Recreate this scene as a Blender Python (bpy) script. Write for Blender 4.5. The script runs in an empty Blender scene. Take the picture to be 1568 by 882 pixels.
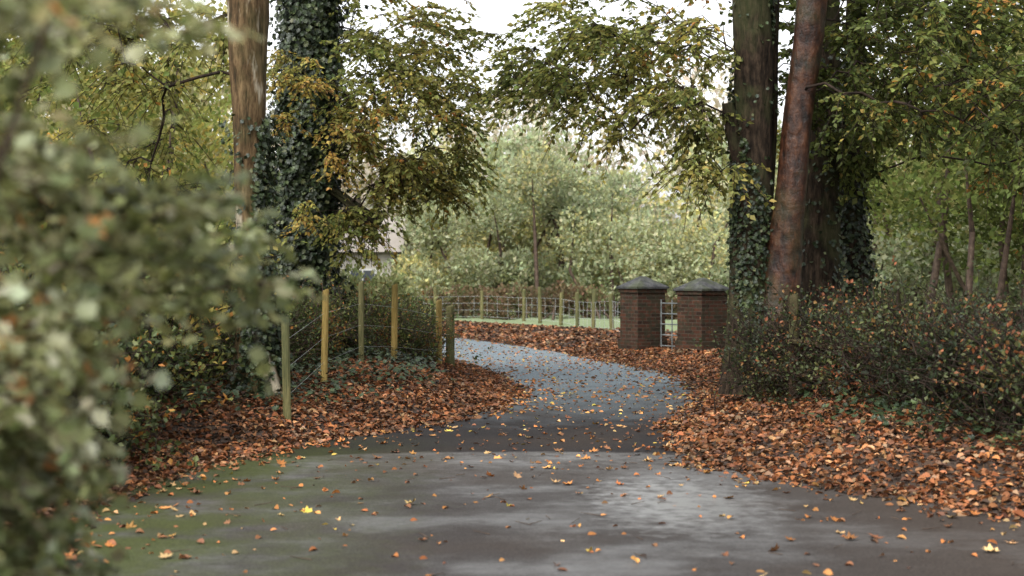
import bpy, math, numpy as np
rng = np.random.default_rng(11)
C = bpy.context.scene.collection

# ---------------------------------------------------------------- utils
def nrm(v):
    return v/np.maximum(np.linalg.norm(v,axis=-1,keepdims=True),1e-9)

def make_mesh(name, verts, faces, mat, cols=None, parent=None, smooth=False, uv=None):
    verts=np.asarray(verts,dtype=np.float32); faces=np.asarray(faces,dtype=np.int32)
    k=faces.shape[1]; n=len(faces)
    me=bpy.data.meshes.new(name)
    me.vertices.add(len(verts)); me.vertices.foreach_set("co",verts.ravel())
    me.loops.add(n*k); me.loops.foreach_set("vertex_index",faces.ravel())
    me.polygons.add(n); me.polygons.foreach_set("loop_start",np.arange(0,n*k,k,dtype=np.int32))
    try: me.polygons.foreach_set("loop_total",np.full(n,k,dtype=np.int32))
    except Exception: pass
    me.polygons.foreach_set("use_smooth",np.full(n,smooth,dtype=bool))
    me.update(calc_edges=True)
    if cols is not None:
        a=me.attributes.new("Col","FLOAT_COLOR","FACE")
        c=np.ones((n,4),dtype=np.float32); c[:,:3]=cols
        a.data.foreach_set("color",c.ravel())
    if uv is not None:
        l=me.uv_layers.new(name="UVMap"); l.data.foreach_set("uv",np.asarray(uv,dtype=np.float32).ravel())
    me.materials.append(mat)
    ob=bpy.data.objects.new(name,me); C.objects.link(ob)
    if parent is not None: ob.parent=parent
    return ob

def empty(name,loc=(0,0,0)):
    e=bpy.data.objects.new(name,None); e.empty_display_size=0.3; C.objects.link(e)
    return e

def palette(n, pal, w, var=0.25, pick=None):
    pal=np.array(pal,dtype=float); w=np.array(w,dtype=float); w/=w.sum()
    if pick is None: idx=rng.choice(len(pal),n,p=w)
    else:
        cum=np.cumsum(w); idx=np.searchsorted(cum,np.clip(pick,0,0.9999))
        idx=np.clip(idx,0,len(pal)-1)
    c=pal[idx]*(1+rng.uniform(-var,var,(n,1)))
    c*=1+rng.uniform(-0.08,0.08,(n,3))
    return np.clip(c,0.004,0.9)

KITE=(np.array([(0,0,0),(.34,.42,.10),(0,1,0),(-.34,.42,.10)],float),np.array([(0,1,2),(0,2,3)]))
OVAL=(np.array([(0,0,0),(.27,.22,.10),(.36,.52,.12),(.22,.80,.05),(0,1.0,-.08),(-.22,.80,.05),(-.36,.52,.12),(-.27,.22,.10),(0,.5,0)],float),
      np.array([(0,1,8),(1,2,8),(2,3,8),(3,4,8),(4,5,8),(5,6,8),(6,7,8),(7,0,8)]))
_o=[(0,0),(.28,-.02),(.24,.2),(.55,.38),(.32,.52),(.34,.75),(.14,.68),(0,1.0),(-.14,.68),(-.34,.75),(-.32,.52),(-.55,.38),(-.24,.2),(-.28,-.02)]
LOBE=(np.array([(x,y,0.28*(x*x*2+(y-.45)**2)) for x,y in _o]+[(0,.42,0)],float),
      np.array([(i,(i+1)%14,14) for i in range(14)]))

def leaf_geo(pos,dr,nm,size,tmpl,zs=None):
    V,F=tmpl; n=len(pos)
    dr=nrm(dr); xa=nrm(np.cross(dr,nm)); na=np.cross(xa,dr)
    if zs is None: zs=np.ones(n)
    size=np.broadcast_to(size,(n,))
    v=(pos[:,None,:]+size[:,None,None]*(V[None,:,0:1]*xa[:,None,:]+V[None,:,1:2]*dr[:,None,:]+(V[None,:,2:3]*zs[:,None,None])*na[:,None,:]))
    f=F[None]+(np.arange(n)*len(V))[:,None,None]
    return v.reshape(-1,3), f.reshape(-1,3), len(F)

def leaf_obj(name,pos,dr,nm,size,cols,mat,tmpl=KITE,parent=None,zs=None):
    v,f,k=leaf_geo(pos,dr,nm,size,tmpl,zs)
    return make_mesh(name,v,f,mat,cols=np.repeat(cols,k,axis=0),parent=parent)

def tube_geo(p0,p1,r0,r1,sides=5):
    p0=np.asarray(p0,float);p1=np.asarray(p1,float)
    n=len(p0); d=nrm(p1-p0)
    ref=np.tile(np.array([[0.31,0.2,0.93]]),(n,1)); ref[np.abs(d[:,2])>0.8]=(1,0.1,0)
    u=nrm(np.cross(d,ref)); w=np.cross(d,u)
    a=np.arange(sides)*2*math.pi/sides
    ring=np.cos(a)[None,:,None]*u[:,None,:]+np.sin(a)[None,:,None]*w[:,None,:]
    v=np.concatenate([p0[:,None]+ring*np.asarray(r0)[:,None,None],p1[:,None]+ring*np.asarray(r1)[:,None,None]],1)
    i=np.arange(sides); j=(i+1)%sides
    f=np.stack([i,j,j+sides,i+sides],1)[None]+(np.arange(n)*2*sides)[:,None,None]
    return v.reshape(-1,3), f.reshape(-1,4)

def tube_obj(name,segs,mat,sides=5,parent=None):
    p0,p1,r0,r1=segs
    v,f=tube_geo(p0,p1,r0,r1,sides)
    return make_mesh(name,v,f,mat,parent=parent,smooth=True)

def trunk_path(pts,step=0.08):
    pts=np.array(pts,float)
    t=np.concatenate([[0],np.cumsum(np.linalg.norm(np.diff(pts[:,:3],axis=0),axis=1))])
    s=np.arange(0,t[-1],step)
    o=np.stack([np.interp(s,t,pts[:,k]) for k in range(4)],1)
    k=max(3,int(0.5/step))|1
    pad=np.pad(o,((k//2,k//2),(0,0)),mode='edge')
    sm=np.stack([np.convolve(pad[:,c],np.ones(k)/k,'valid') for c in range(4)],1)
    return sm

def trunk_obj(name,path,mat,parent=None,sides=28,flare=0.0,lump=0.06,seed=0):
    r=np.random.default_rng(seed)
    n=len(path); a=np.arange(sides)*2*math.pi/sides
    d=nrm(np.gradient(path[:,:3],axis=0))
    u=nrm(np.cross(d,np.tile([[0,1,0.01]],(n,1)))); w=np.cross(d,u)
    z=path[:,2]-path[0,2]
    rad=path[:,3][:,None]*np.ones((1,sides))
    ph=r.uniform(0,6.28,8)
    A=a[None]; Z=z[:,None]
    rad=rad*(1+lump*(np.sin(2*A+Z*0.9+ph[0])+0.7*np.sin(3*A-Z*0.7+ph[1])+0.5*np.sin(5*A+Z*1.7+ph[2])+0.5*np.sin(Z*4+A+ph[3])+0.25*np.sin(9*A+ph[4]+Z*.3)))
    rad=rad*(1+r.normal(0,0.012,rad.shape))
    rad=rad+flare*np.exp(-Z/0.35)*(0.6+0.5*np.sin(4*A+ph[5])+0.3*np.sin(7*A+ph[6]))
    v=path[:,None,:3]+rad[...,None]*(np.cos(A)[...,None]*u[:,None]+np.sin(A)[...,None]*w[:,None])
    i=np.arange(sides);j=(i+1)%sides
    f=np.stack([i,j,j+sides,i+sides],1)[None]+(np.arange(n-1)*sides)[:,None,None]
    ob=make_mesh(name,v.reshape(-1,3),f.reshape(-1,4),mat,parent=parent,smooth=True)
    return ob

# ---------------------------------------------------------------- materials
def newmat(name):
    m=bpy.data.materials.new(name); m.use_nodes=True
    nt=m.node_tree; nt.nodes.clear()
    out=nt.nodes.new("ShaderNodeOutputMaterial")
    return m,nt,out
def N(nt,t,**kw):
    n=nt.nodes.new(t)
    for k,v in kw.items(): setattr(n,k,v)
    return n
def ramp(nt,stops):
    r=nt.nodes.new("ShaderNodeValToRGB"); e=r.color_ramp.elements
    while len(e)<len(stops): e.new(0.5)
    for i,(p,c) in enumerate(stops):
        e[i].position=p; e[i].color=(c[0],c[1],c[2],1) if hasattr(c,'__len__') else (c,c,c,1)
    return r
def mixc(nt,a,b,f,mode='MIX'):
    m=nt.nodes.new("ShaderNodeMix"); m.data_type='RGBA'; m.blend_type=mode
    for inp,val in ((m.inputs[6],a),(m.inputs[7],b),(m.inputs[0],f)):
        if isinstance(val,bpy.types.NodeSocket): nt.links.new(val,inp)
        elif hasattr(val,'__len__'): inp.default_value=(*val[:3],1)
        else: inp.default_value=val
    return m.outputs[2]
def math_(nt,op,a,b=0.0,c=None,clamp=False):
    m=nt.nodes.new("ShaderNodeMath"); m.operation=op; m.use_clamp=clamp
    for i,val in enumerate((a,b) if c is None else (a,b,c)):
        if isinstance(val,bpy.types.NodeSocket): nt.links.new(val,m.inputs[i])
        else: m.inputs[i].default_value=val
    return m.outputs[0]
def noise(nt,vec,scale,detail=4,rough=0.55):
    n=N(nt,"ShaderNodeTexNoise"); n.inputs['Scale'].default_value=scale; n.inputs['Detail'].default_value=detail
    n.inputs['Roughness'].default_value=rough
    nt.links.new(vec,n.inputs['Vector']); return n.outputs['Fac']
def coords(nt,scale=(1,1,1)):
    tc=nt.nodes.new("ShaderNodeTexCoord"); mp=nt.nodes.new("ShaderNodeMapping"); mp.inputs['Scale'].default_value=scale
    nt.links.new(tc.outputs['Object'],mp.inputs['Vector']); return mp.outputs['Vector']

def leaf_mat(name,trans=0.35,rough=0.45,spec=0.4,gloss=True):
    m,nt,out=newmat(name)
    at=N(nt,"ShaderNodeAttribute",attribute_name="Col")
    col=at.outputs['Color']
    if gloss:
        p=N(nt,"ShaderNodeBsdfPrincipled"); p.inputs['Roughness'].default_value=rough
        p.inputs['Specular IOR Level'].default_value=spec; nt.links.new(col,p.inputs['Base Color'])
    else:
        p=N(nt,"ShaderNodeBsdfDiffuse"); nt.links.new(col,p.inputs['Color'])
    if trans>0:
        t=N(nt,"ShaderNodeBsdfTranslucent")
        tcx=mixc(nt,col,(1.0,0.96,0.55),1.0,'MULTIPLY')
        g=nt.nodes.new("ShaderNodeGamma"); g.inputs[1].default_value=0.8; nt.links.new(tcx,g.inputs[0])
        nt.links.new(g.outputs[0],t.inputs['Color'])
        mx=N(nt,"ShaderNodeMixShader"); mx.inputs[0].default_value=trans
        nt.links.new(p.outputs[0],mx.inputs[1]); nt.links.new(t.outputs[0],mx.inputs[2])
        nt.links.new(mx.outputs[0],out.inputs[0])
    else: nt.links.new(p.outputs[0],out.inputs[0])
    return m

def bark_mat(name,c1,c2,c3,rough=0.8,stretch=(7,7,1.0),moss=0.0,bump=0.5,rings=False,pale=None,spec=0.3,sc=3.0):
    m,nt,out=newmat(name)
    v=coords(nt,stretch); v1=coords(nt)
    n1=noise(nt,v,sc,7,0.7); n2=noise(nt,v1,1.6,4); n3=noise(nt,v1,6,4)
    r=ramp(nt,[(0.36,c1),(0.5,c2),(0.64,c3)]); nt.links.new(n1,r.inputs[0])
    col=r.outputs[0]
    col=mixc(nt,col,(0.35,0.33,0.30),math_(nt,'MULTIPLY',n3,0.7),'MULTIPLY')
    if moss>0:
        mr=ramp(nt,[(0.48,0.0),(0.60,1.0)]); nt.links.new(n2,mr.inputs[0])
        col=mixc(nt,col,(0.05,0.06,0.022),math_(nt,'MULTIPLY',mr.outputs[0],moss))
    if pale is not None:
        vp=coords(nt,(2.6,2.6,0.7)); npn=noise(nt,vp,1.6,5)
        pr=ramp(nt,[(0.57,0.0),(0.64,1.0)]); nt.links.new(npn,pr.inputs[0])
        col=mixc(nt,col,pale,math_(nt,'MULTIPLY',pr.outputs[0],0.75))
    p=N(nt,"ShaderNodeBsdfPrincipled"); nt.links.new(col,p.inputs['Base Color']); p.inputs['Specular IOR Level'].default_value=spec
    rr=math_(nt,'MULTIPLY_ADD',n3,0.35,rough-0.17); nt.links.new(rr,p.inputs['Roughness'])
    b=N(nt,"ShaderNodeBump"); b.inputs['Strength'].default_value=bump; b.inputs['Distance'].default_value=0.04
    h=n1
    if rings:
        vr=coords(nt,(1.0,1.0,2.2)); nr=noise(nt,vr,1.3,4); h=math_(nt,'ADD',math_(nt,'MULTIPLY',n1,0.7),nr)
    nt.links.new(h,b.inputs['Height']); nt.links.new(b.outputs[0],p.inputs['Normal'])
    nt.links.new(p.outputs[0],out.inputs[0])
    return m

M_leaf=leaf_mat("leaf_foliage",0.48,0.5,0.15)
M_far=leaf_mat("distant_foliage",0.35,gloss=False)
M_near=leaf_mat("bush_leaf",0.40,0.4,0.45)
M_ivy=leaf_mat("ivy_leaf",0.0,0.45,0.35)
M_hleaf=leaf_mat("hedge_leaf",0.25,0.5,0.25)
M_dead=leaf_mat("dead_leaf",0.0,0.6,0.2)
M_bark_l=bark_mat("bark_lightbrown",(0.028,0.019,0.010),(0.11,0.070,0.034),(0.22,0.15,0.078),0.9,(5,5,0.9),0.3,1.0,pale=(0.44,0.39,0.29),sc=3.5,spec=.15)
M_bark_d=bark_mat("bark_dark",(0.008,0.006,0.004),(0.030,0.021,0.014),(0.07,0.048,0.032),0.9,(5,5,1.2),0.4,1.0,sc=3.5,spec=0.12)
M_bark_r=bark_mat("bark_redbrown_wet",(0.008,0.004,0.0025),(0.036,0.013,0.006),(0.085,0.034,0.015),0.42,(3.0,3.0,1.6),0.2,0.9,rings=True,spec=0.28)
M_twig=bark_mat("twig_bark",(0.03,0.02,0.014),(0.07,0.045,0.03),(0.12,0.085,0.06),0.8,(3,3,3),0.0,0.1)
M_rail=bark_mat("old_rail_wood",(0.022,0.015,0.010),(0.055,0.035,0.022),(0.10,0.065,0.042),0.85,(4,4,4),0.5,0.3,spec=.1)
M_twigd=bark_mat("twig_dark",(0.012,0.009,0.007),(0.03,0.022,0.017),(0.06,0.04,0.03),0.85,(3,3,3),0.0,0.1,spec=0.1)
M_post=bark_mat("weathered_post_wood",(0.08,0.08,0.035),(0.16,0.15,0.06),(0.25,0.22,0.095),0.85,(18,18,1.2),0.6,0.4)
M_posty=bark_mat("new_post_wood",(0.22,0.15,0.04),(0.34,0.24,0.07),(0.46,0.33,0.11),0.8,(18,18,1.2),0.2,0.3)

# ---------------------------------------------------------------- road outline and terrain
road=np.array([(-1.5,-12),(-1.4,0),(-1.7,4),(-2.5,7),(-3.0,9.2),(-3.0,10.6),(-2.75,12.2),(-2.15,13.9),(-1.40,15.2),(-0.55,16.7),(-0.06,18.4),(0.02,20.0),(-0.12,22.4),(-0.6,25.4),(-1.3,28.4),(-2.6,32),(-5.4,36),(-9,39.5),(-16,42.5),
 (-14.5,47.5),(-8,46),(-4,43.4),(-1.45,39.6),(-0.25,36),(1.0,31.8),(2.25,27.2),(2.9,23.6),(2.92,20.6),(2.36,17.6),(1.88,15.6),(1.66,13.6),(1.63,12.5),(2.0,11.6),(2.6,10.7),(3.6,9.3),(5.5,7.9),(9,6.6),(25,4.5),(25,-12)],float)
def smooth_poly(P,it=2):
    for _ in range(it):
        Q=np.roll(P,-1,0); P=np.stack([P*.75+Q*.25,P*.25+Q*.75],1).reshape(-1,2)
    return P
roadS=smooth_poly(road)
def road_sd(x,y):
    sh=np.shape(x); p=np.stack([np.ravel(x),np.ravel(y)],1)
    best=np.full(len(p),1e9); inside=np.zeros(len(p),bool)
    A=roadS; B=np.roll(roadS,-1,0)
    for a,b in zip(A,B):
        ab=b-a; ap=p-a
        t=np.clip((ap@ab)/(ab@ab),0,1)
        best=np.minimum(best,((ap-t[:,None]*ab)**2).sum(1))
        c=((a[1]>p[:,1])!=(b[1]>p[:,1]))
        if abs(b[1]-a[1])>1e-9:
            xi=(b[0]-a[0])*(p[:,1]-a[1])/(b[1]-a[1])+a[0]
            inside^=(c&(p[:,0]<xi))
    d=np.sqrt(best); d[inside]*=-1
    return d.reshape(sh)
def sst(x): x=np.clip(x,0,1); return x*x*(3-2*x)
def ground_h(x,y,sd=None):
    if sd is None: sd=road_sd(x,y)
    f=1-0.70*sst((y-20)/9.0)
    bank=0.37*sst((sd-0.05)/2.1)*f
    b2=0.03*np.sin(x*1.7+y*0.9)+0.025*np.sin(x*3.1-y*2.3)+0.02*np.sin(y*4.3+x)
    far=1-sst((np.hypot(x,y)-60)/40)
    return np.where(sd>0,bank+(b2+0.03)*sst(sd/0.8)*far,-0.02*sst(-sd/0.1))-0.0

def axis(lo,hi,flo,fhi,st):
    fine=np.arange(flo,fhi+1e-6,st)
    l=[flo];s=st
    while l[-1]>lo: s*=1.3; l.append(l[-1]-s)
    h=[fhi];s=st
    while h[-1]<hi: s*=1.3; h.append(h[-1]+s)
    return np.concatenate([l[:0:-1],fine,h[1:]])
gx=axis(-500,500,-9,10,0.16); gy=axis(-60,600,2,42,0.18)
X,Y=np.meshgrid(gx,gy); SD=road_sd(X,Y); Z=ground_h(X,Y,SD)
nx,ny=len(gx),len(gy)
ii=(np.arange(ny-1)[:,None]*nx+np.arange(nx-1)[None]).ravel()
gf=np.stack([ii,ii+1,ii+1+nx,ii+nx],1)
fx=(X[:-1,:-1]+X[1:,1:])/2; fy=(Y[:-1,:-1]+Y[1:,1:])/2
grass=sst((fy-(46.5-1.5*np.clip(fx,-20,10)*1.0))/1.5)
grass=np.maximum(grass, sst((fx-5.5)/2)*sst((fy-26)/4))
g=grass.ravel()[:,None]
gcol=(1-g)*np.array([[0.050,0.028,0.016]])+g*np.array([[0.24,0.30,0.15]])
m,nt,out=newmat("ground_soil_grass")
at=N(nt,"ShaderNodeAttribute",attribute_name="Col"); v=coords(nt)
n1=noise(nt,v,3,6); n2=noise(nt,v,35,3)
col=mixc(nt,at.outputs['Color'],(0.3,0.3,0.28),math_(nt,'MULTIPLY',n1,0.9),'MULTIPLY')
p=N(nt,"ShaderNodeBsdfPrincipled"); p.inputs['Roughness'].default_value=0.95; nt.links.new(col,p.inputs['Base Color'])
b=N(nt,"ShaderNodeBump"); b.inputs['Strength'].default_value=0.8; b.inputs['Distance'].default_value=0.05
nt.links.new(n2,b.inputs['Height']); nt.links.new(b.outputs[0],p.inputs['Normal']); nt.links.new(p.outputs[0],out.inputs[0])
make_mesh("ground",np.stack([X,Y,Z],-1).reshape(-1,3),gf,m,cols=gcol,smooth=True)

# asphalt
m,nt,out=newmat("wet_asphalt")
v=coords(nt); sep=N(nt,"ShaderNodeSeparateXYZ"); nt.links.new(v,sep.inputs[0]); px,py=sep.outputs[0],sep.outputs[1]
nb=noise(nt,v,0.55,4); nm_=noise(nt,v,1.6,5); nf=noise(nt,v,90,3,0.7); n7=noise(nt,v,7,5)
def lin(sock,a,bb):
    return math_(nt,'MULTIPLY_ADD',sock,1/(bb-a),-a/(bb-a),clamp=True)
pyj=math_(nt,'ADD',py,math_(nt,'MULTIPLY',nm_,0.45)); pyj=math_(nt,'ADD',pyj,math_(nt,'MULTIPLY',math_(nt,'MULTIPLY',px,px),0.10)); pyj=math_(nt,'ADD',pyj,math_(nt,'MULTIPLY',n7,0.12))
seam=lin(pyj,13.50,13.62)
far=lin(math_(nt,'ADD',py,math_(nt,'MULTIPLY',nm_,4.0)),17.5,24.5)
inv=lambda s:math_(nt,'SUBTRACT',1.0,s,clamp=True)
near=mixc(nt,(0.044,0.042,0.041),(0.085,0.083,0.081),nb)
midc=mixc(nt,(0.013,0.012,0.012),(0.027,0.024,0.024),nm_)
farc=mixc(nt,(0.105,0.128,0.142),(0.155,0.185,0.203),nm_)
vst=coords(nt,(0.8,1.1,1)); ws=noise(nt,vst,0.9,6,0.62)
dr_=ramp(nt,[(0.40,0.0),(0.62,1.0)]); nt.links.new(ws,dr_.inputs[0])
near=mixc(nt,(0.030,0.026,0.024),near,dr_.outputs[0])
band=math_(nt,'MULTIPLY',lin(pyj,11.3,12.9),lin(n7,0.3,0.6),clamp=True)
near=mixc(nt,near,(0.098,0.095,0.091),math_(nt,'MULTIPLY',band,0.7))
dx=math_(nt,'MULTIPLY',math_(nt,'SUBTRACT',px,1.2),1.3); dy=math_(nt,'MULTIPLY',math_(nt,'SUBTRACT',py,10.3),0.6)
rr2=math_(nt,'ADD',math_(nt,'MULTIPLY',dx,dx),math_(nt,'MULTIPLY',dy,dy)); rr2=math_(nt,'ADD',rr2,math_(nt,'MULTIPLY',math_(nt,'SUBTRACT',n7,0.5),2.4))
pud_sheen=inv(lin(rr2,0.0,0.9))
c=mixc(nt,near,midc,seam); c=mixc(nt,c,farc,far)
mo=lin(math_(nt,'ADD',px,math_(nt,'MULTIPLY',n7,1.2)),0.15,-1.6)
mo=math_(nt,'MULTIPLY',mo,lin(nm_,0.30,0.52),clamp=True)
mo=math_(nt,'MULTIPLY',mo,inv(lin(py,12.5,15)),clamp=True)
c=mixc(nt,c,(0.038,0.046,0.011),math_(nt,'MULTIPLY',mo,0.9))
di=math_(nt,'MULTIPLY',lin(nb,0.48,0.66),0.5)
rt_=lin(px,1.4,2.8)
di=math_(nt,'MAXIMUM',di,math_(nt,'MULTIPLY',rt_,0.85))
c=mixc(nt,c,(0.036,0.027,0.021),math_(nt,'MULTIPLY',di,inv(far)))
c=mixc(nt,c,(0.125,0.125,0.122),math_(nt,'MULTIPLY',pud_sheen,0.7))  # sky sheen of the puddle painted in as paler road colour
sp=ramp(nt,[(0.35,0.5),(0.5,1.0),(0.68,1.7)]); nt.links.new(nf,sp.inputs[0])
c=mixc(nt,c,sp.outputs[0],1.0,'MULTIPLY')
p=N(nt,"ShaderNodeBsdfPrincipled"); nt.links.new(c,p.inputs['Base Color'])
wetm=math_(nt,'MULTIPLY',lin(ws,0.50,0.66),inv(mo),clamp=True)
wetm=math_(nt,'MAXIMUM',math_(nt,'MULTIPLY',math_(nt,'MULTIPLY',wetm,inv(seam)),0.75),pud_sheen)
ro=math_(nt,'MULTIPLY_ADD',wetm,-0.50,0.80); ro=math_(nt,'MULTIPLY_ADD',nf,0.10,ro)
nt.links.new(ro,p.inputs['Roughness'])
nt.links.new(math_(nt,'MULTIPLY_ADD',wetm,0.75,math_(nt,'MULTIPLY_ADD',seam,-0.10,0.16)),p.inputs['Specular IOR Level'])
b=N(nt,"ShaderNodeBump"); b.inputs['Strength'].default_value=0.4; b.inputs['Distance'].default_value=0.006
nt.links.new(math_(nt,'ADD',nf,math_(nt,'MULTIPLY',n7,1.5)),b.inputs['Height']); nt.links.new(b.outputs[0],p.inputs['Normal'])
nt.links.new(p.outputs[0],out.inputs[0])
import bmesh
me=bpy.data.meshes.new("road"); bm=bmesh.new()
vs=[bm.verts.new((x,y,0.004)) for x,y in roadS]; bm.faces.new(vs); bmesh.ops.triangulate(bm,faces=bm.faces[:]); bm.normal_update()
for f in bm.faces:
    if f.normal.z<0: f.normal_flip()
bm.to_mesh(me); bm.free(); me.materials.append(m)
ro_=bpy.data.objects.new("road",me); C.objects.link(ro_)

# ---------------------------------------------------------------- leaf litter
DEADP=[(0.220,0.083,0.031),(0.148,0.058,0.024),(0.28,0.145,0.066),(0.088,0.041,0.022),(0.19,0.118,0.068),(0.045,0.026,0.016)]
def litter(name,n,x0,x1,y0,y1,dens,size=(0.035,0.085),tmpl=OVAL,pal=DEADP,w=(5,5,2.0,4,2.2,3),tilt=0.5,lift=0.028,mat=None):
    x=rng.uniform(x0,x1,n*4); y=rng.uniform(y0,y1,n*4); sd=road_sd(x,y)
    k=rng.uniform(0,1,len(x))<dens(x,y,sd); x,y,sd=x[k][:n],y[k][:n],sd[k][:n]; n=len(x)
    z=np.maximum(ground_h(x,y,sd),0.004)+rng.uniform(0.004,1,n)**2*lift*sst((sd+.35)/.5)+0.004
    a=rng.uniform(0,6.283,n); dr=np.stack([np.cos(a),np.sin(a),rng.normal(0,tilt*0.5,n)],1)
    nm=np.stack([rng.normal(0,tilt,n),rng.normal(0,tilt,n),np.ones(n)],1)
    s=rng.uniform(*size,n)
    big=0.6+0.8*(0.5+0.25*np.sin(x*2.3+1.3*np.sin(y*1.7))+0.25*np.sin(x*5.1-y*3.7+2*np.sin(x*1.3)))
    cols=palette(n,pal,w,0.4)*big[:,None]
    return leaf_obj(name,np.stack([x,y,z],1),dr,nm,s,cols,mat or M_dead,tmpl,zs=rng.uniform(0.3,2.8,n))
pat=lambda x,y:0.5+0.5*np.sin(x*1.9+2*np.sin(y*0.8))*np.sin(y*1.3+x)
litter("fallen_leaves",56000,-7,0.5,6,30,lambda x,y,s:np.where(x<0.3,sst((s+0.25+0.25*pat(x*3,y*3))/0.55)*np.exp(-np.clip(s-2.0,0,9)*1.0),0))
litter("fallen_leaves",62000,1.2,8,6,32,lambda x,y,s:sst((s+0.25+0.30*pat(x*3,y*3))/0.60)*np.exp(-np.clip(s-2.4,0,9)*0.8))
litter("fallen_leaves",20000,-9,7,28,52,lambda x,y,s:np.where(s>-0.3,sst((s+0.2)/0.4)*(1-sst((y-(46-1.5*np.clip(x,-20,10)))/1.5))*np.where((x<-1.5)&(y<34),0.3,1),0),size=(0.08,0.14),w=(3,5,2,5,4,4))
SC=[(0.34,0.16,0.05),(0.30,0.11,0.032),(0.36,0.23,0.10),(0.15,0.065,0.03),(0.36,0.26,0.05)]
dn=lambda x,y,s:np.where(s<0,0.08+0.9*np.exp(s/0.4)+0.22*pat(x*2,y*2)*(y>12)+0.1*pat(x*1.3+2,y*1.1),0)
litter("scattered_leaves",2500,-3,4.5,6.5,30,dn,size=(0.02,0.07),tmpl=OVAL,pal=SC,w=(3,4,2,4,.5),tilt=0.4,lift=0.012)
litter("scattered_leaves",380,-3,4.5,6.0,22,dn,size=(0.045,0.105),tmpl=LOBE,pal=SC,w=(3,3,3,3,.5),tilt=0.3,lift=0.012)
litter("scattered_leaves",1500,-4,3,17,42,lambda x,y,s:np.where(s<0,1,0),size=(0.04,0.08),tmpl=OVAL,pal=SC,w=(3,3,2,3,1),tilt=0.3,lift=0.01)
n=80; x=rng.uniform(-2.4,3,n); y=rng.uniform(7,16,n); k=road_sd(x,y)<-0.1; x,y=x[k],y[k]; n=len(x); a=rng.uniform(0,3.14,n); L=rng.uniform(.05,.18,n)
p0=np.stack([x,y,np.full(n,.010)],1); p1=p0+np.stack([np.cos(a)*L,np.sin(a)*L,np.full(n,.008)],1)
tube_obj("fallen_twigs",(p0,p1,np.full(n,.003),np.full(n,.002)),M_twig,4)

# ---------------------------------------------------------------- tree generator
def ell(cx,cy,cz,rx,ry,rz,n,hollow=0.0):
    d=nrm(rng.normal(0,1,(n,3))); r=rng.uniform(hollow,1,n)**(1/2.2)
    return np.array([cx,cy,cz])+d*r[:,None]*np.array([rx,ry,rz])

def grow(trunks,att,arch=0.15,rt=0.0042,up=0.5,minz=None):
    P=[];par=[]
    for t in trunks:
        zz=t[:,2]; s=t[(zz>(minz if minz is not None else zz[0]+ (zz[-1]-zz[0])*0.2))][::4]
        for q in s: P.append(q[:3]);par.append(-1)
    base=np.array(P)
    dmin=np.array([np.min(np.linalg.norm(base-a,axis=1)) for a in att])
    order=np.argsort(dmin)
    arr=np.zeros((len(P)+len(att)*5,3)); arr[:len(P)]=base; cnt=len(P); depth=np.zeros(len(arr))
    par=par+[0]*(len(arr)-cnt)
    for k in order:
        a=att[k]; d=arr[:cnt]-a
        dist=np.linalg.norm(d,axis=1)
        cost=dist+0.30*depth[:cnt]+np.clip(arr[:cnt,2]-a[2],0,9)*up
        j=int(np.argmin(cost)); q=arr[j]; L=dist[j]
        m=max(2,min(5,int(L/0.35)+1)); prev=j
        jit=rng.normal(0,0.06*L+0.01,3)
        for i in range(1,m+1):
            t=i/m; pt=q*(1-t)+a*t+np.array([0,0,arch*L*4*t*(1-t)])+jit*4*t*(1-t)*0.6+rng.normal(0,0.025*min(L,1),3)*(i<m)
            arr[cnt]=pt; par[cnt]=prev; depth[cnt]=depth[prev]+L/m; prev=cnt; cnt+=1
    arr=arr[:cnt]; n0=len(base); c=np.zeros(cnt)
    haschild=np.zeros(cnt,bool)
    for i in range(n0,cnt): haschild[par[i]]=True
    c[~haschild]=1
    for i in range(cnt-1,n0-1,-1): c[par[i]]+=c[i]
    i=np.arange(n0,cnt); pp=np.array(par[n0:cnt])
    r1=rt*np.maximum(c[i],1)**0.5
    r0=np.where(pp<n0,r1*1.25,np.minimum(rt*np.maximum(c[pp],1)**0.5,r1*1.3))
    return arr[pp],arr[i],r0,r1

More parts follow.
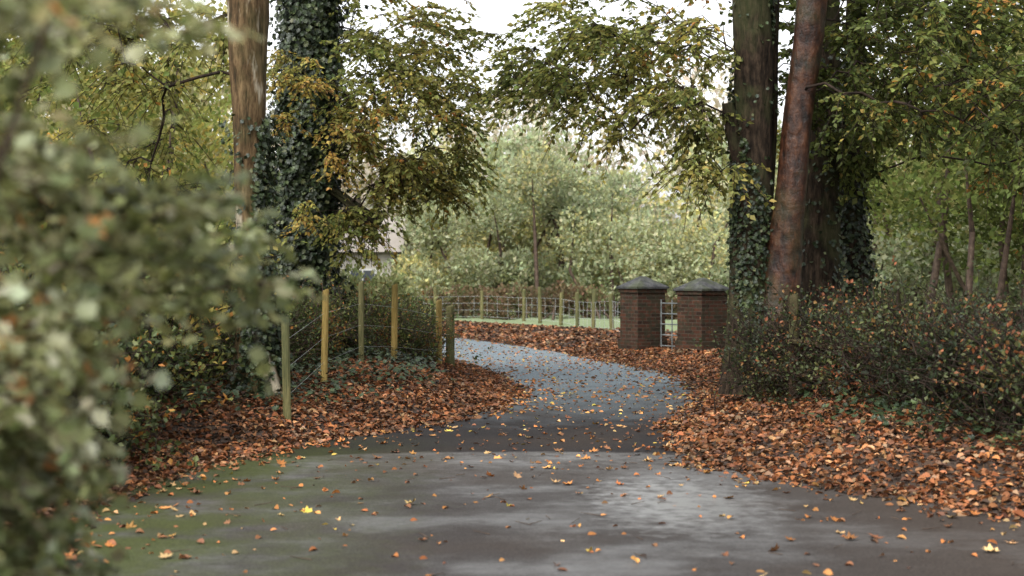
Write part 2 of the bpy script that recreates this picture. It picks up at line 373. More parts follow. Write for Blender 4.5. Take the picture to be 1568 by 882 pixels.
def sprays(att,center,T=8,mleaf=13,L=(0.3,0.7),size=(0.06,0.10),droop=0.35,pal=None,w=None,freq=0.9,flat=0.4):
    n=len(att); tw=n*T
    A=np.repeat(att,T,0)
    outw=nrm(A-np.asarray(center)+1e-3)
    d=nrm(outw*0.5+rng.normal(0,0.75,(tw,3))*np.array([1,1,flat]))
    Ls=rng.uniform(*L,tw)
    t=rng.uniform(0.1,1,(tw,mleaf))
    pos=A[:,None]+d[:,None]*(Ls[:,None]*t)[...,None]; pos[...,2]-=droop*Ls[:,None]*t**2
    side=nrm(np.cross(d,np.array([0,0,1.0])))
    sg=rng.choice([-1,1],(tw,mleaf))
    ld=d[:,None]*0.6+side[:,None]*sg[...,None]*0.8+rng.normal(0,0.25,(tw,mleaf,3)); ld[...,2]-=0.4
    nmv=rng.normal(0,0.55,(tw,mleaf,3)); nmv[...,2]+=.8
    pos=pos.reshape(-1,3); ld=ld.reshape(-1,3); nmv=nmv.reshape(-1,3); m=len(pos)
    ph=0.5+0.25*(np.sin(att[:,0]*freq*2.1+3*np.sin(att[:,2]*freq))+np.sin(att[:,1]*freq*1.7+att[:,2]*freq*2.3))
    ph=np.clip(0.55*ph+0.45*rng.uniform(0,1,n),0,1)
    pick=np.repeat(ph,T*mleaf)*0.6+0.4*rng.uniform(0,1,m)
    pick=np.clip((pick-0.15)/0.7,0,1)
    cols=palette(m,pal,w,0.25,pick)
    br=np.repeat(rng.uniform(0.72,1.2,n),T*mleaf); cols*=br[:,None]
    s=rng.uniform(*size,m)
    e=A+d*Ls[:,None]; e[:,2]-=droop*Ls
    mid=A+d*Ls[:,None]*0.5; mid[:,2]-=droop*Ls*.25
    seg=(np.concatenate([A,mid]),np.concatenate([mid,e]),np.full(2*tw,0.0045),np.full(2*tw,0.003))
    return pos,ld,nmv,s,cols,seg

def ivy_on(path,z0,z1,n,thick=0.06,spread=1.0,size=(0.05,0.09),cover=None):
    zz=path[:,2]; sel=np.where((zz>=z0)&(zz<=z1))[0]
    i=rng.choice(sel,n); a=rng.uniform(0,6.283,n)
    if cover is not None:
        k=rng.uniform(0,1,n)<cover(path[i,2],a); i=i[k];a=a[k]; n=len(i)
    o=np.stack([np.cos(a),np.sin(a),np.zeros(n)],1)
    lump=1+0.5*np.sin(a*2+path[i,2]*2.1)+0.4*np.sin(a*5-path[i,2]*4)
    off=path[i,3]*spread+np.abs(rng.normal(0,1,n))*thick*np.clip(lump,0.2,3)
    pos=path[i,:3]+o*off[:,None]; pos[:,2]+=rng.uniform(-.05,.05,n)
    dr=o*0.35+rng.normal(0,0.35,(n,3)); dr[:,2]-=0.7
    nm=o+rng.normal(0,0.45,(n,3)); nm[:,2]+=0.25
    cols=palette(n,[(0.010,0.018,0.007),(0.022,0.034,0.011),(0.042,0.058,0.019),(0.08,0.09,0.038)],(4,4,2,0.6),0.3)
    return pos,dr,nm,rng.uniform(*size,n),cols

def tree(name,stems,crowns,barks,spr,ivy=None,flare=0.12,rt=0.0042,leafmat=None,twm=None,minz=None,tmpl=KITE,arch=0.12):
    e=empty(name); paths=[]
    for k,(pts,bk) in enumerate(zip(stems,barks)):
        p=trunk_path(pts); paths.append(p); trunk_obj("trunk" if k==0 else "stem_%d"%k,p,bk,e,flare=flare if k==0 else 0.02,seed=k+len(name))
    allseg=[];LP=[]
    A=[];
    for cset,kw in zip(crowns,spr):
        att=np.concatenate([ell(*c) for c in cset]); A.append((att,kw))
    seg=grow(paths,np.concatenate([a for a,_ in A]),rt=rt,minz=minz,arch=arch)
    allseg.append(seg)
    for att,kw in A:
        pos,ld,nm,s,cols,sg=sprays(att,paths[0][len(paths[0])//2,:3],**kw)
        LP.append((pos,ld,nm,s,cols)); allseg.append(sg)
    S=[np.concatenate([a[i] for a in allseg]) for i in range(4)]
    tube_obj("branches",S,twm or M_twigd,5,e)
    L=[np.concatenate([a[i] for a in LP]) for i in range(5)]
    leaf_obj("leaves",L[0],L[1],L[2],L[3],L[4],leafmat or M_leaf,tmpl,e)
    if ivy:
        I=[ivy_on(paths[q[0]],*q[1:3],q[3],**q[4]) for q in ivy]
        I=[np.concatenate([a[i] for a in I]) for i in range(5)]
        leaf_obj("ivy",*I[:4],I[4],M_ivy,LOBE,e)
    return e

G_D=(0.052,0.067,0.021); G_M=(0.11,0.138,0.040); G_O=(0.195,0.205,0.062); Y_L=(0.38,0.305,0.085); O_R=(0.42,0.20,0.055); BRN=(0.23,0.11,0.04)
G_Y=(0.28,0.272,0.085)

# --- right multi-stem beech over the drive
A_=[(3.0,18.1,0.10,.33),(3.0,18.1,0.6,.29),(3.02,18.1,1.6,.23),(3.06,18.1,3.2,.23),(3.03,18.0,5.2,.25),(2.95,18.0,7.5,.2),(2.9,18,10.5,.1)]
B_=[(3.22,18.15,0.10,.36),(3.30,18.05,0.9,.29),(3.42,18.0,1.6,.22),(3.50,17.9,2.6,.18),(3.56,17.9,3.3,.18),(3.76,17.8,5.2,.2),(4.0,17.8,7.5,.17),(4.2,17.7,10,.08)]
A2=[(3.12,18.5,1.2,.16),(3.28,18.5,3.0,.14),(3.36,18.5,5.2,.13),(3.3,18.7,9,.07)]
ST=[(3.0,18.05,2.75,.10),(2.86,18.0,3.2,.11),(2.72,17.95,3.75,.085),(2.70,17.95,3.95,.05)]
tree("beech_tree",[A_,B_,A2,ST],
 [[(1.5,19,4.9,1.9,2.2,0.85,70),(0.7,18.5,4.2,0.9,1.2,0.5,20),(2.1,18,3.9,0.8,1.0,0.55,18),(2,18,7.3,3.6,3.5,1.4,36),(2.4,17.5,3.0,.35,.4,.25,6),(1.3,18,3.6,.6,.6,.25,5)],
  [(5.4,17.3,4.6,1.8,2.2,1.4,84),(5,18,7.5,3,3,1.6,36),(6.3,15.5,3.4,1.3,1.5,0.8,30),(4.2,18.5,4.4,.7,.5,.9,16)]],
 [M_bark_d,M_bark_r,M_bark_d,M_bark_d],
 [dict(T=8,mleaf=13,L=(.3,.75),size=(.06,.105),pal=[G_D,G_M,G_O,G_Y,Y_L,O_R],w=(1,3.0,4,3,2.2,1.2)),
  dict(T=9,mleaf=14,L=(.3,.75),size=(.06,.11),pal=[G_D,G_M,G_O,Y_L,O_R],w=(5.5,4,1.8,.7,1.0))],
 ivy=[(0,0.3,5.5,7500,dict(thick=.03,size=(.04,.075),cover=lambda z,a:np.where(np.sin(z*1.3+a*1.0+0.6)+0.5*np.sin(z*4+a*2)>0.25,0.9,0.03)))],minz=2.6,arch=0.16,flare=0.06)

tree("sycamore_tree",[[(4.38,20.3,0.2,.36),(4.40,20.3,1.6,.27),(4.42,20.3,4,.25),(4.5,20.3,9,.15)]],
 [[(5.0,20.5,5.6,2.2,2.0,1.7,56),(4.6,20.2,3.6,.9,.9,.6,16)]],[M_bark_d],
 [dict(T=8,mleaf=13,size=(.08,.13),pal=[G_D,G_M,G_O,Y_L],w=(5,4,1.5,.6))],ivy=[(0,0.3,5,900,dict(thick=.03,cover=lambda z,a:np.full(z.shape,.7)))],minz=3)
tree("ash_tree",[[(5.15,21.3,0.2,.30),(5.12,21.3,1.6,.2),(5.05,21.3,3.2,.17),(5.3,21.3,9,.12)]],
 [[(6.3,21.5,5.2,2.0,2.2,1.5,64),(7.6,19,3.5,1.4,2,1.0,40)]],[M_bark_d],
 [dict(T=8,mleaf=12,size=(.07,.12),pal=[G_D,G_M,G_O,Y_L,O_R],w=(5,4,1.8,.7,1))],ivy=[(0,0.3,5,4000,dict(thick=.07))],minz=2.6)

L1=[(-2.88,16,0.2,.27),(-2.90,16,0.8,.19),(-2.93,16,1.6,.165),(-2.96,16,3.2,.185),(-2.98,16,4.8,.23),(-3.05,16,7,.2),(-3.1,16,10,.1)]
tree("oak_tree",[L1],
 [[(-4.6,17,4.7,1.7,1.6,1.2,62),(-3,16,7.6,3,3,1.5,40),(-4.7,18,3.0,1.0,1.5,1.0,26)]],[M_bark_l],
 [dict(T=8,mleaf=13,size=(.06,.10),pal=[G_M,G_O,G_Y,Y_L,O_R],w=(3,4,3.5,2.5,.7))],
 ivy=[(0,0.2,3.4,9000,dict(thick=.06,size=(.045,.08),cover=lambda z,a:np.clip(np.where(np.cos(a-0.1)>-0.2+0.45*(z-1.6),1,0.12)*(1.25-0.33*z+0.45),0,1)))],minz=3.8)

L2=[(-3.20,22,0.1,.42),(-3.17,22,1.2,.34),(-3.15,22,3,.33),(-3.12,22,5.5,.33),(-3.0,22,8,.22),(-3,22,11,.1)]
tree("ivy_clad_tree",[L2,[(-3.0,21.9,3.1,.06),(-2.6,21.8,2.9,.04),(-2.25,21.7,2.55,.03),(-1.95,21.7,2.35,.02)]],
 [[(-1.6,21.5,4.7,1.2,1.5,1.5,110),(-1.5,21.5,3.35,1.05,.9,.5,38),(-2.2,21,7.6,2.4,2.3,1.3,36),(-2.3,21.0,2.6,.5,.4,.35,9)],
  [(-3.0,20.6,4.3,.75,.5,.85,16),(-2.5,20.7,3.5,.5,.4,.5,6),(-2.3,20.9,2.3,.5,.3,.4,6),(-2.9,20.8,2.6,.5,.3,.3,4)]],[M_bark_d,M_bark_d],
 [dict(T=8,mleaf=13,size=(.06,.105),pal=[G_M,G_O,G_Y,Y_L,O_R],w=(3,4,3.5,2.2,.5)),
  dict(T=8,mleaf=11,L=(.2,.5),size=(.055,.085),pal=[G_O,G_Y,Y_L,(0.36,0.23,0.065),BRN],w=(2.5,2,2.5,3.2,2))],
 ivy=[(0,0.1,7,22000,dict(thick=.13,size=(.06,.10)))],minz=2.2)

# ---------------------------------------------------------------- hedges and shrubs
def hedge(name,pts,width,h,ntw,nlf,pal,w,size=(.03,.06),tw=None,dens=1.0,tmpl=KITE,mat=None,rtw=0.004,hj=0.15):
    pts=np.array(pts,float); t=np.concatenate([[0],np.cumsum(np.linalg.norm(np.diff(pts[:,:2],axis=0),axis=1))])
    def at(s): return np.stack([np.interp(s,t,pts[:,k]) for k in range(2)],1)
    s=rng.uniform(0,t[-1],ntw); c=at(s)
    tp=at(np.clip(s+.05,0,t[-1]))-at(np.clip(s-.05,0,t[-1])); nn=nrm(np.stack([-tp[:,1],tp[:,0]],1))
    off=rng.normal(0,0.28,ntw)*width; c=c+nn*off[:,None]
    gz=ground_h(c[:,0],c[:,1])
    top=h*(1+hj*np.sin(s*2.3)+hj*0.6*np.sin(s*5.1+1))
    z0=gz+rng.uniform(0,0.55,ntw)*top
    start=np.stack([c[:,0],c[:,1],z0],1)
    d=nrm(np.concatenate([rng.normal(0,.65,(ntw,2)),rng.uniform(0.1,1.1,(ntw,1))],1))
    L=rng.uniform(.25,.75,ntw)*np.minimum(1.0,h)
    P=[start]; dd=d
    for k in range(4):
        dd=nrm(dd+rng.normal(0,.28,(ntw,3))); q=P[-1]+dd*(L/4*1.3)[:,None]
        q[:,2]=np.minimum(q[:,2],gz+top+rng.normal(0,.07,ntw)); P.append(q)
    e=empty(name); rr=rtw*rng.uniform(.6,2.2,ntw)
    p0=np.concatenate(P[:-1]);p1=np.concatenate(P[1:])
    r0=np.concatenate([rr*f for f in (1,.85,.7,.55)]); r1=np.concatenate([rr*f for f in (.85,.7,.55,.35)])
    tube_obj("twigs",(p0,p1,r0,r1),tw or M_twigd,4,e)
    k=rng.integers(0,len(p0),nlf); u=rng.uniform(0,1,(nlf,1)); pos=p0[k]*(1-u)+p1[k]*u+rng.normal(0,.025,(nlf,3))
    g=np.sin(pos[:,0]*4+pos[:,2]*5)+np.sin(pos[:,1]*3.3-pos[:,2]*4)+rng.normal(0,.8,nlf); keep=g>-1.6+1.4*(1-dens)
    pos=pos[keep]; m=len(pos)
    ld=rng.normal(0,1,(m,3)); nm=rng.normal(0,.7,(m,3)); nm[:,2]+=.8
    pk=np.clip(0.5+0.2*(np.sin(pos[:,0]*3+pos[:,1]*2)+np.sin(pos[:,2]*5+pos[:,1]*3))+rng.normal(0,.22,m),0,1)
    cols=palette(m,pal,w,.3,pk)
    leaf_obj("leaves",pos,ld,nm,rng.uniform(*size,m),cols,mat or M_hleaf,tmpl,e)
    return e
HD=[(0.018,0.026,0.011),(0.038,0.049,0.018),(0.075,0.082,0.028),(0.17,0.095,0.033),(0.20,0.068,0.028)]
hedge("hawthorn_hedge",[(2.95,17.2),(3.4,16.4),(3.75,14.4),(4.1,12.2),(4.6,10.5),(6.2,9.0),(9,7.8)],0.85,1.16,4800,66000,HD,(4,4,2.2,1.2,1.2),dens=.65,size=(.03,.06))
hedge("hawthorn_hedge",[(-4.4,14.5),(-3.6,17.5),(-2.95,20.5),(-2.3,23.2),(-1.65,25.5)],0.8,1.10,3200,60000,[(0.028,0.042,0.013),(0.058,0.08,0.023),(0.115,0.138,0.038),(0.23,0.18,0.048),(0.28,0.115,0.032)],(3,4,3,1.2,.9),dens=.9,size=(.035,.06),tw=M_twig)
hedge("hawthorn_hedge",[(-1.6,25.4),(-2.9,29),(-6.4,33),(-12,36)],0.9,1.15,1800,26000,[(0.035,0.050,0.016),(0.07,0.10,0.028),(0.13,0.15,0.042),(0.22,0.12,0.03)],(3,4,2.5,.8),size=(.06,.10))
SH=[(0.026,0.039,0.014),(0.055,0.073,0.025),(0.115,0.135,0.045),(0.20,0.18,0.05),(0.32,0.15,0.035)]
hedge("holly_shrub",[(-4.0,9.5),(-3.9,12),(-4.3,15),(-4.6,19)],1.2,1.7,2800,60000,SH,(4,4,3,1,.3),size=(.045,.08),hj=.25)
hedge("hazel_shrub",[(-4.4,13),(-5.0,17),(-5.6,22)],2.0,2.8,2600,42000,[G_M,G_O,G_Y,Y_L,O_R],(3,4,3,2.4,.5),size=(.06,.10),mat=M_leaf,hj=.3,rtw=.007)
hedge("bramble_shrub",[(3.9,19.5),(5.6,17),(6.6,14),(9,11)],1.6,1.1,1600,20000,HD,(5,4,1,.7,.4),size=(.05,.08))

def cover(name,n,x0,x1,y0,y1,dens):
    x=rng.uniform(x0,x1,n*3); y=rng.uniform(y0,y1,n*3); sd=road_sd(x,y); k=rng.uniform(0,1,n*3)<dens(x,y,sd)
    x,y,sd=x[k][:n],y[k][:n],sd[k][:n]; n=len(x)
    z=ground_h(x,y,sd)+rng.uniform(.02,.20,n)
    a=rng.uniform(0,6.28,n); dr=np.stack([np.cos(a),np.sin(a),rng.normal(-.2,.3,n)],1); nm=np.stack([rng.normal(0,.4,n),rng.normal(-.2,.4,n),np.ones(n)],1)
    cols=palette(n,[(0.016,0.028,0.011),(0.028,0.045,0.017),(0.052,0.073,0.027)],(4,4,1.3),.3)
    leaf_obj(name,np.stack([x,y,z],1),dr,nm,rng.uniform(.045,.08,n),cols,M_ivy,LOBE)
cover("ivy_groundcover",10000,-6,-0.8,9,26,lambda x,y,s:sst((s-0.7)/.6)*sst((pat(x*1.7,y*2)-.12)/.3))
cover("ivy_groundcover",7000,2.5,8,7,20,lambda x,y,s:sst((s-1.0)/.6)*sst((pat(x*1.7,y*2)-.25)/.3))

# ---------------------------------------------------------------- foreground bush
def near_bush():
    e=empty("hawthorn_bush")
    base=trunk_path([(-1.75,3.2,0.0,.05),(-1.7,3.15,.8,.04),(-1.6,3.1,1.6,.03),(-1.6,3.1,2.6,.015)])
    base2=trunk_path([(-1.9,3.6,0.0,.05),(-1.7,3.7,.9,.035),(-1.5,3.6,1.7,.025),(-1.45,3.5,2.7,.012)])
    base3=trunk_path([(-2.1,2.6,0.0,.05),(-1.9,2.6,1.2,.035),(-1.5,2.6,2.5,.012)])
    base4=trunk_path([(-1.5,2.7,0.2,.03),(-1.15,2.5,1.2,.014),(-0.92,2.4,1.66,.008),(-0.80,2.35,1.90,.006),(-.70,2.3,2.2,.003)],.04)
    for i,b_ in enumerate((base,base2,base3,base4)): trunk_obj("stem_%d"%(i+1),b_,M_twig,e,sides=10)
    att=np.concatenate([ell(-1.12,3.3,1.70,.48,.4,.24,44),ell(-1.22,3.0,2.10,.55,.4,.36,36),ell(-1.30,3.3,1.34,.33,.4,.22,48),ell(-1.36,3.4,.95,.36,.4,.34,82),ell(-1.43,3.2,.45,.45,.6,.3,36),ell(-.86,3.8,1.64,.26,.3,.12,12),ell(-1.02,2.3,2.0,.3,.3,.3,9)])
    seg=grow([base,base2,base3],att,rt=.0026,minz=.15,arch=.1)
    pos,ld,nm,s,cols,sg=sprays(att,(-1.7,3.2,1.2),T=6,mleaf=8,L=(.08,.24),size=(.028,.056),droop=.2,
        pal=[(0.10,0.12,0.05),(0.23,0.255,0.11),(0.40,0.42,0.24),(0.60,0.60,0.45),(0.62,0.27,0.10)],w=(3.2,3.5,3,2.6,.7),freq=3,flat=.8)
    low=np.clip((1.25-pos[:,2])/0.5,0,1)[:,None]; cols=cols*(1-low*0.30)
    sg=(sg[0],sg[1],sg[2]*.45,sg[3]*.45)
    S=[np.concatenate([a,b]) for a,b in zip(seg,sg)]
    tube_obj("branches",S,M_twig,5,e)
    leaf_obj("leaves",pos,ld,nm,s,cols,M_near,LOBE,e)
near_bush()

# ---------------------------------------------------------------- distant vegetation
def mass(name,clumps,per,pal,w,size,tmpl=KITE,upb=0.5,mat=None,trunks=True,shell=.45):
    c=np.array(clumps); n=len(c); m=n*per
    K=np.repeat(c,per,0); d=nrm(rng.normal(0,1,(m,3))); r=rng.uniform(shell,1.15,m)**.8
    fr=1+.25*np.sin(d[:,0]*5+K[:,0])+.2*np.sin(d[:,2]*7+K[:,1]*2)
    pos=K[:,:3]+d*(K[:,3]*r*fr)[:,None]*np.array([1,1,.85])
    k=pos[:,2]>.08; pos=pos[k];d=d[k];m=len(pos)
    ld=d*.6+rng.normal(0,.6,(m,3)); ld[:,2]+=upb; nm=rng.normal(0,.6,(m,3)); nm[:,2]+=.8; nm[:,1]-=.3
    cl=np.repeat(rng.uniform(0,1,n),per)[k]
    cols=palette(m,pal,w,.2,np.clip(cl*.65+.35*rng.uniform(0,1,m),0,1))*np.repeat(rng.uniform(.8,1.15,n),per)[k][:,None]
    e=empty(name)
    leaf_obj("foliage",pos,ld,nm,rng.uniform(*size,m),cols,mat or M_far,tmpl,e)
    if trunks:
        b=c.copy(); sel=rng.uniform(0,1,n)<.6; b=b[sel]; q=len(b)
        foot=b[:,:3].copy(); foot[:,2]=0; foot[:,:2]+=rng.normal(0,1,(q,2))
        midp=(foot+b[:,:3])/2+rng.normal(0,.3,(q,3))
        p0=np.concatenate([foot,midp]);p1=np.concatenate([midp,b[:,:3]])
        tube_obj("stems",(p0,p1,np.concatenate([.01*b[:,2]+.05,.008*b[:,2]+.03]),np.concatenate([.008*b[:,2]+.03,np.full(q,.02)])),M_twig,5,e)
    return e
def puffs(x0,x1,y0,y1,h,n,r=(1,1.8),z0=.4,hv=.35,prof=1.0):
    x=rng.uniform(x0,x1,n); y=rng.uniform(y0,y1,n)
    H=h*(1-hv*.5+hv*.5*np.sin(x*.55+1.3)+hv*.4*np.sin(x*1.3+y))
    z=z0+(H-z0)*rng.uniform(0,1,n)**prof
    return np.stack([x,y,z,rng.uniform(*r,n)],1)
WIL_HAZE=[(0.19,0.215,0.135),(0.27,0.30,0.185),(0.35,0.37,0.22),(0.50,0.465,0.22),(0.62,0.55,0.24)]  # willow leaf colours, paled so distance haze is painted into them
mass("willow_bushes",puffs(-4.2,14,57,65,6.2,105,(.8,1.6)),900,WIL_HAZE,(2,4,3,2.8,2.0),(.12,.24),KITE,upb=.5)
mass("willow_bushes",puffs(-4.0,20,67,74,8.2,80,(1.3,2.4)),560,[tuple(min(.7,q*1.12) for q in c_) for c_ in WIL_HAZE],(3,4,2,2,.8),(.22,.38),KITE,upb=.5)
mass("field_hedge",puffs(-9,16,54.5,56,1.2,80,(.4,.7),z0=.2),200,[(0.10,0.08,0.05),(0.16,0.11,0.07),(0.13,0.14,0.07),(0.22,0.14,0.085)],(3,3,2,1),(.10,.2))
mass("distant_trees",puffs(-34,36,90,104,12.5,130,(2.2,4.0),z0=2,prof=.9),620,[(0.36,0.345,0.29),(0.44,0.40,0.33),(0.49,0.43,0.35),(0.52,0.47,0.34)],(3,3,3,2),(.28,.5))  # greyed palette: atmospheric haze put into the foliage colour
mass("woodland_trees",puffs(-17,-6.4,27,44,8,90,(.8,1.6),z0=.8,prof=.9),520,[G_M,G_O,(0.29,0.285,0.13),Y_L,O_R],(4,4,3,2.4,.7),(.13,.23),mat=M_far)
mass("woodland_trees",puffs(-30,-11,46,62,11,75,(1.4,2.6),z0=1,prof=.8),330,[G_O,(0.29,0.285,0.15),(0.37,0.35,0.20),Y_L],(3,4,3,2),(.26,.46))
mass("woodland_bushes",puffs(-8.5,-3.6,44.5,48,1.9,34,(.5,.85),z0=.4),330,[(0.10,0.12,0.055),(0.17,0.19,0.09),(0.28,0.28,0.15),(0.33,0.25,0.12)],(3,4,3,1.5),(.12,.22))
mass("woodland_trees",puffs(8.8,20,25,44,8.5,95,(.8,1.7),z0=2.4,prof=.8),560,[G_D,G_M,(0.16,0.16,0.06),(0.21,0.18,0.075),O_R],(4.5,4,2.6,1.1,.8),(.11,.20),mat=M_far)
mass("woodland_bushes",puffs(6.5,22,36,50,3.6,90,(.6,1.2),z0=.4),400,[(0.15,0.175,0.10),(0.23,0.255,0.155),(0.32,0.335,0.21),(0.38,0.365,0.22)],(3,4,3,1.2),(.12,.22))
mass("woodland_trees",puffs(16,42,50,70,12,65,(2,3.2),z0=1,prof=.8),300,[G_M,G_O,(0.27,0.27,0.14),(0.32,0.28,0.13)],(3,4,3,2),(.32,.55))

# ---------------------------------------------------------------- fence posts, wire
def post(name,x,y,h,r,mat,lean=(0,0)):
    z=float(ground_h(np.array([x]),np.array([y]))[0])
    s=12; a=np.arange(s)*2*math.pi/s
    lv=[(-.15,1.0),(0,1.0),(h*.5,.97),(h-.03,.95),(h-.008,.85),(h,.70)]
    V=[]
    for zz,k in lv:
        rr=r*k*(1+.05*np.sin(3*a+x))
        V.append(np.stack([x+lean[0]*zz+np.cos(a)*rr,y+lean[1]*zz+np.sin(a)*rr,np.full(s,z+zz)+ (0.012*np.cos(a) if zz>h-.05 else 0)],1))
    V.append(np.array([[x+lean[0]*h,y+lean[1]*h,z+h]]))
    V=np.concatenate(V); F=[]
    for k in range(len(lv)-1):
        for i in range(s): j=(i+1)%s; F.append((k*s+i,k*s+j,(k+1)*s+j,(k+1)*s+i))
    top=(len(lv)-1)*s
    for i in range(0,s,2): F.append((top+i,top+(i+1)%s,top+(i+2)%s,len(V)-1))
    return make_mesh(name,V,F,mat,smooth=False)
def wires(name,pts,hs,r,vert=0.0):
    pts=np.array(pts); z=ground_h(pts[:,0],pts[:,1]); p0=[];p1=[]
    for h in hs:
        for k in range(len(pts)-1):
            p0.append((pts[k,0],pts[k,1],z[k]+h));p1.append((pts[k+1,0],pts[k+1,1],z[k+1]+h))
    if vert:
        for k in range(len(pts)-1):
            L=np.linalg.norm(pts[k+1]-pts[k]); m=int(L/vert)
            for i in range(m):
                t=(i+.5)/m; q=pts[k]*(1-t)+pts[k+1]*t; zz=z[k]*(1-t)+z[k+1]*t
                p0.append((*q,zz+hs[0]));p1.append((*q,zz+hs[-1]))
    m_,nt,out=newmat("galvanised_wire"); p=N(nt,"ShaderNodeBsdfPrincipled"); n_=noise(nt,coords(nt),20); cr=ramp(nt,[(.3,(.3,.31,.31)),(.7,(.5,.52,.52))]); nt.links.new(n_,cr.inputs[0]); nt.links.new(cr.outputs[0],p.inputs['Base Color'])
    p.inputs['Roughness'].default_value=.5; p.inputs['Metallic'].default_value=.3; nt.links.new(p.outputs[0],out.inputs[0])
    n=len(p0); return tube_obj(name,(np.array(p0),np.array(p1),np.full(n,r),np.full(n,r)),m_,4)
LP=[(-2.37,15.0,1.08,.045,M_post,(-.02,0)),(-2.30,17.4,1.14,.042,M_posty,(.02,0)),(-2.12,20,1.16,.042,M_post,(0,0)),(-1.79,21.6,1.20,.05,M_posty,(.01,0)),(-1.26,24.6,1.14,.055,M_posty,(0,0)),(-1.10,25.4,1.08,.08,M_post,(0,0))]
for q in LP: post("fence_post",*q)
wires("fence_wire",[(q[0],q[1]) for q in LP],[.25,.55,.85],.0015)
FP=[(-4.6,54),(-2.9,53.6),(-1.1,52.4),(0.42,50.4),(0.95,48.2),(1.6,46.6),(2.05,44.4),(2.4,42),(2.75,39.2),(2.85,36),(2.65,33.5),(2.45,31.2)]
for k,(x,y) in enumerate(FP[:10]): post("fence_post",x,y,1.15+.1*math.sin(k*2.1),.065,M_post,(.03*math.sin(k*3),0))
wires("stock_fence_wire",FP,[.1,.35,.6,.85],.0045,.6)
e=empty("rail_fence")
for (x,y,h) in [(3.14,15.85,1.2),(3.86,13.55,.85)]:
    o=post("post",x,y,h,.055,M_rail,(0,.01)); o.parent=e
P=[(3.10,15.76,.93),(3.30,15.1,.905),(3.58,14.3,.925),(3.84,13.46,.88)]; Q=[(3.12,15.76,.56),(3.5,14.6,.53),(3.84,13.46,.56)]
p0=np.array(P[:-1]+Q[:-1]); p1=np.array(P[1:]+Q[1:])
v,f=tube_geo(p0,p1,np.array([.04,.036,.038,.034,.036]),np.array([.036,.038,.032,.036,.032]),7); make_mesh("rails",v,f,M_rail,parent=e)

# ---------------------------------------------------------------- brick gate piers
m,nt,out=newmat("old_brick")
uvn=N(nt,"ShaderNodeUVMap"); bt=N(nt,"ShaderNodeTexBrick"); nt.links.new(uvn.outputs[0],bt.inputs['Vector'])
bt.inputs['Scale'].default_value=1.0; bt.inputs['Brick Width'].default_value=.225; bt.inputs['Row Height'].default_value=.075; bt.inputs['Mortar Size'].default_value=.008
bt.inputs['Color1'].default_value=(.11,.043,.024,1); bt.inputs['Color2'].default_value=(.030,.016,.011,1); bt.inputs['Mortar'].default_value=(.09,.072,.054,1)
v=coords(nt); n1=noise(nt,v,2.5,5); n2=noise(nt,v,9,4); n3=noise(nt,v,1.3,3)
col=mixc(nt,bt.outputs['Color'],(.25,.24,.22),n1,'MULTIPLY')
gr=ramp(nt,[(.44,0.0),(.58,1.0)]); nt.links.new(n2,gr.inputs[0]); col=mixc(nt,col,(.024,.024,.014),math_(nt,'MULTIPLY',gr.outputs[0],.75))
p=N(nt,"ShaderNodeBsdfPrincipled"); nt.links.new(col,p.inputs['Base Color']); p.inputs['Roughness'].default_value=.9; p.inputs['Specular IOR Level'].default_value=.15
b=N(nt,"ShaderNodeBump"); b.inputs['Strength'].default_value=.6; b.inputs['Distance'].default_value=.012; b.invert=True
nt.links.new(math_(nt,'ADD',bt.outputs['Fac'],math_(nt,'MULTIPLY',n2,.4)),b.inputs['Height']); nt.links.new(b.outputs[0],p.inputs['Normal']); nt.links.new(p.outputs[0],out.inputs[0])
M_brick=m
M_cap=bark_mat("slate_coping",(.02,.021,.023),(.05,.051,.053),(.09,.09,.09),.7,(3,3,3),.5,.4,spec=.2)
def box(c,sx,sy,z0,z1,rot,taper=1.0):
    V=[];ca,sa=math.cos(rot),math.sin(rot)
    for z,k in ((z0,1.0),(z1,taper)):
        for u,w_ in ((-1,-1),(1,-1),(1,1),(-1,1)):
            x=u*sx/2*k;y=w_*sy/2*k; V.append((c[0]+x*ca-y*sa,c[1]+x*sa+y*ca,z))
    F=[(0,1,5,4),(1,2,6,5),(2,3,7,6),(3,0,4,7),(4,5,6,7),(3,2,1,0)]
    UV=[]
    for k in range(4):
        L=sx if k%2==0 else sy; UV+= [(k*1.013,z0),(k*1.013+L,z0),(k*1.013+L,z1),(k*1.013,z1)]
    UV+=[(0,0),(sx,0),(sx,sy),(0,sy)]*2
    return V,F,UV
def pier(x,y,h,s,rot):
    e=empty("brick_gate_pier"); z=float(ground_h(np.array([x]),np.array([y]))[0])
    def add(nm,b,mat,bev=.008):
        o=make_mesh(nm,b[0],b[1],mat,parent=e,uv=b[2]); md=o.modifiers.new("bevel","BEVEL"); md.width=bev; md.segments=2; return o
    c=(x,y)
    add("plinth",box(c,s+.07,s+.07,z-.15,z+.18,rot),M_brick)
    add("shaft",box(c,s,s,z+.18,z+h-.25,rot),M_brick)
    add("corbel",box(c,s+.06,s+.06,z+h-.25,z+h-.17,rot),M_brick)
    add("coping_slab",box(c,s+.13,s+.13,z+h-.17,z+h-.12,rot),M_cap)
    V,F,U=box(c,s+.11,s+.11,z+h-.12,z+h+.10,rot,.12); add("coping_top",(V,F,U),M_cap,.015)
pier(2.80,30.5,1.42,.70,math.radians(-62))
pier(3.88,29.0,1.36,.72,math.radians(-54))
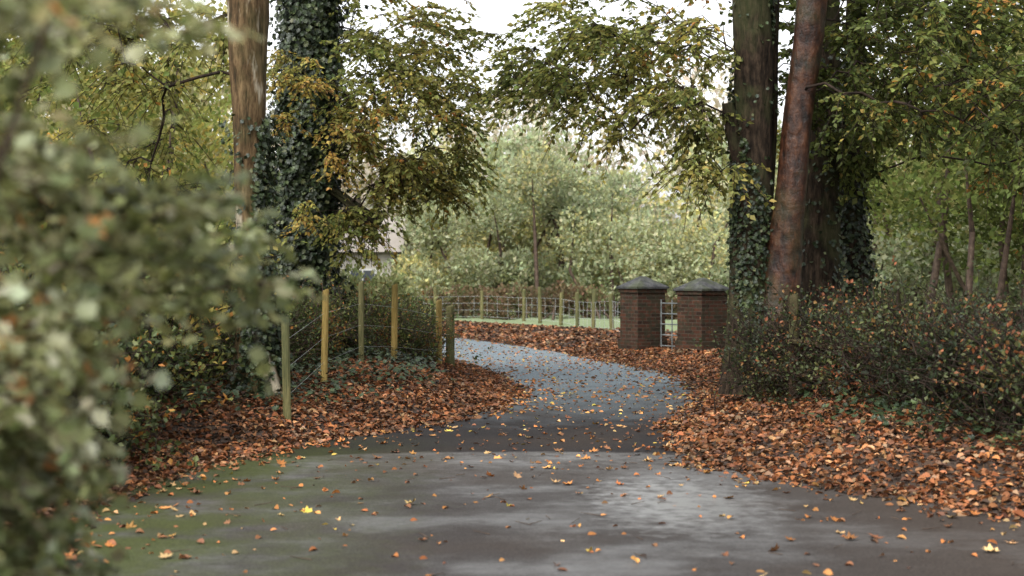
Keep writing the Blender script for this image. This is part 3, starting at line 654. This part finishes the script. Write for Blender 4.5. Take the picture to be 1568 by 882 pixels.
m,nt,out=newmat("painted_metal_gate"); p=N(nt,"ShaderNodeBsdfPrincipled"); n_=noise(nt,coords(nt),12); cr=ramp(nt,[(.35,(.08,.09,.09)),(.7,(.22,.24,.23))]); nt.links.new(n_,cr.inputs[0]); nt.links.new(cr.outputs[0],p.inputs['Base Color']); p.inputs['Roughness'].default_value=.6; p.inputs['Metallic'].default_value=.3; nt.links.new(p.outputs[0],out.inputs[0])
ga=np.array([3.16,30.2]); gb=np.array([3.56,29.5]); z=.10; P0=[];P1=[]
for h in (.12,.35,.58,.8,1.02): P0.append((*ga,z+h));P1.append((*gb,z+h))
for t in (0.02,.5,.98):
    q=ga*(1-t)+gb*t; P0.append((*q,z+.02));P1.append((*q,z+1.1))
tube_obj("metal_gate",(np.array(P0),np.array(P1),np.full(len(P0),.014),np.full(len(P0),.014)),m,8)

# ---------------------------------------------------------------- cottage glimpsed on the left, behind the trees
e=empty("cottage")
def plain(name,c):
    m,nt,out=newmat(name); p=N(nt,"ShaderNodeBsdfPrincipled"); n_=noise(nt,coords(nt),3,5); k=mixc(nt,c,[q*.7 for q in c],n_); nt.links.new(k,p.inputs['Base Color']); p.inputs['Roughness'].default_value=.8; nt.links.new(p.outputs[0],out.inputs[0]); return m
Mw=plain("render_wall",(.46,.43,.38)); Mr=plain("roof_tiles",(.27,.24,.21)); Mg=plain("window_glass",(.05,.06,.07)); Mf=plain("window_frame",(.6,.6,.58))
cx,cy=-9.0,60
def bx(nm,x0,x1,y0,y1,z0,z1,mat):
    b=box(((x0+x1)/2,(y0+y1)/2),x1-x0,y1-y0,z0,z1,0); make_mesh(nm,b[0],b[1],mat,parent=e)
bx("walls",cx-4,cx+4,cy,cy+6,0,2.9,Mw)
V=[(cx-4.4,cy-.4,2.8),(cx+4.4,cy-.4,2.8),(cx+4.4,cy+6.4,2.8),(cx-4.4,cy+6.4,2.8),(cx-4.4,cy+3,4.4),(cx+4.4,cy+3,4.4)]
make_mesh("roof",V,[(0,1,5,4),(2,3,4,5)],Mr,parent=e); make_mesh("gables",V,[(3,0,4),(1,2,5)],Mw,parent=e)
for wx in (-2.6,0.4,2.7):
    bx("window_frame",cx+wx-.6,cx+wx+.6,cy-.05,cy-.003,1.0,2.1,Mf); bx("window_glass",cx+wx-.5,cx+wx-.03,cy-.07,cy-.052,1.08,2.02,Mg); bx("window_glass",cx+wx+.03,cx+wx+.5,cy-.07,cy-.052,1.08,2.02,Mg)
bx("door",cx-1.6,cx-.8,cy-.05,cy-.003,.0,2.0,Mr); bx("chimney",cx+1.6,cx+2.3,cy+2.6,cy+3.3,3.4,5.2,M_brick)

# ---------------------------------------------------------------- light, sky, camera
w=bpy.data.worlds.new("World"); bpy.context.scene.world=w; w.use_nodes=True; nt=w.node_tree; nt.nodes.clear()
out=nt.nodes.new("ShaderNodeOutputWorld"); bg=nt.nodes.new("ShaderNodeBackground"); sk=nt.nodes.new("ShaderNodeTexSky"); sk.sky_type='NISHITA'
el,az=math.radians(48),math.radians(215)
sk.sun_disc=False; sk.sun_elevation=el; sk.sun_rotation=az; sk.dust_density=4.0; sk.air_density=1.0; sk.ozone_density=1.0
hs=nt.nodes.new("ShaderNodeHueSaturation"); hs.inputs['Saturation'].default_value=.12; hs.inputs['Value'].default_value=3.0
nt.links.new(sk.outputs[0],hs.inputs['Color']); nt.links.new(hs.outputs[0],bg.inputs[0]); bg.inputs[1].default_value=.15; nt.links.new(bg.outputs[0],out.inputs[0])
sd=bpy.data.lights.new("sun","SUN"); sd.energy=1.2; sd.angle=math.radians(20); sd.color=(1,.95,.86)
so=bpy.data.objects.new("sun",sd); C.objects.link(so)
from mathutils import Vector
dirv=Vector((math.sin(az)*math.cos(el),math.cos(az)*math.cos(el),math.sin(el)))
so.rotation_euler=(-dirv).to_track_quat('-Z','Y').to_euler(); so.location=dirv*40

cd=bpy.data.cameras.new("camera"); cam=bpy.data.objects.new("camera",cd); C.objects.link(cam)
cam.location=(0,0,1.6); cam.rotation_euler=(math.radians(89.7),0,0); cd.lens=50; cd.sensor_width=36; cd.clip_end=2000; cd.clip_start=.05
cd.dof.use_dof=True; cd.dof.focus_distance=18; cd.dof.aperture_fstop=2.0
sc=bpy.context.scene; sc.camera=cam
sc.view_settings.view_transform='Standard'; sc.view_settings.look='None'; sc.view_settings.exposure=0
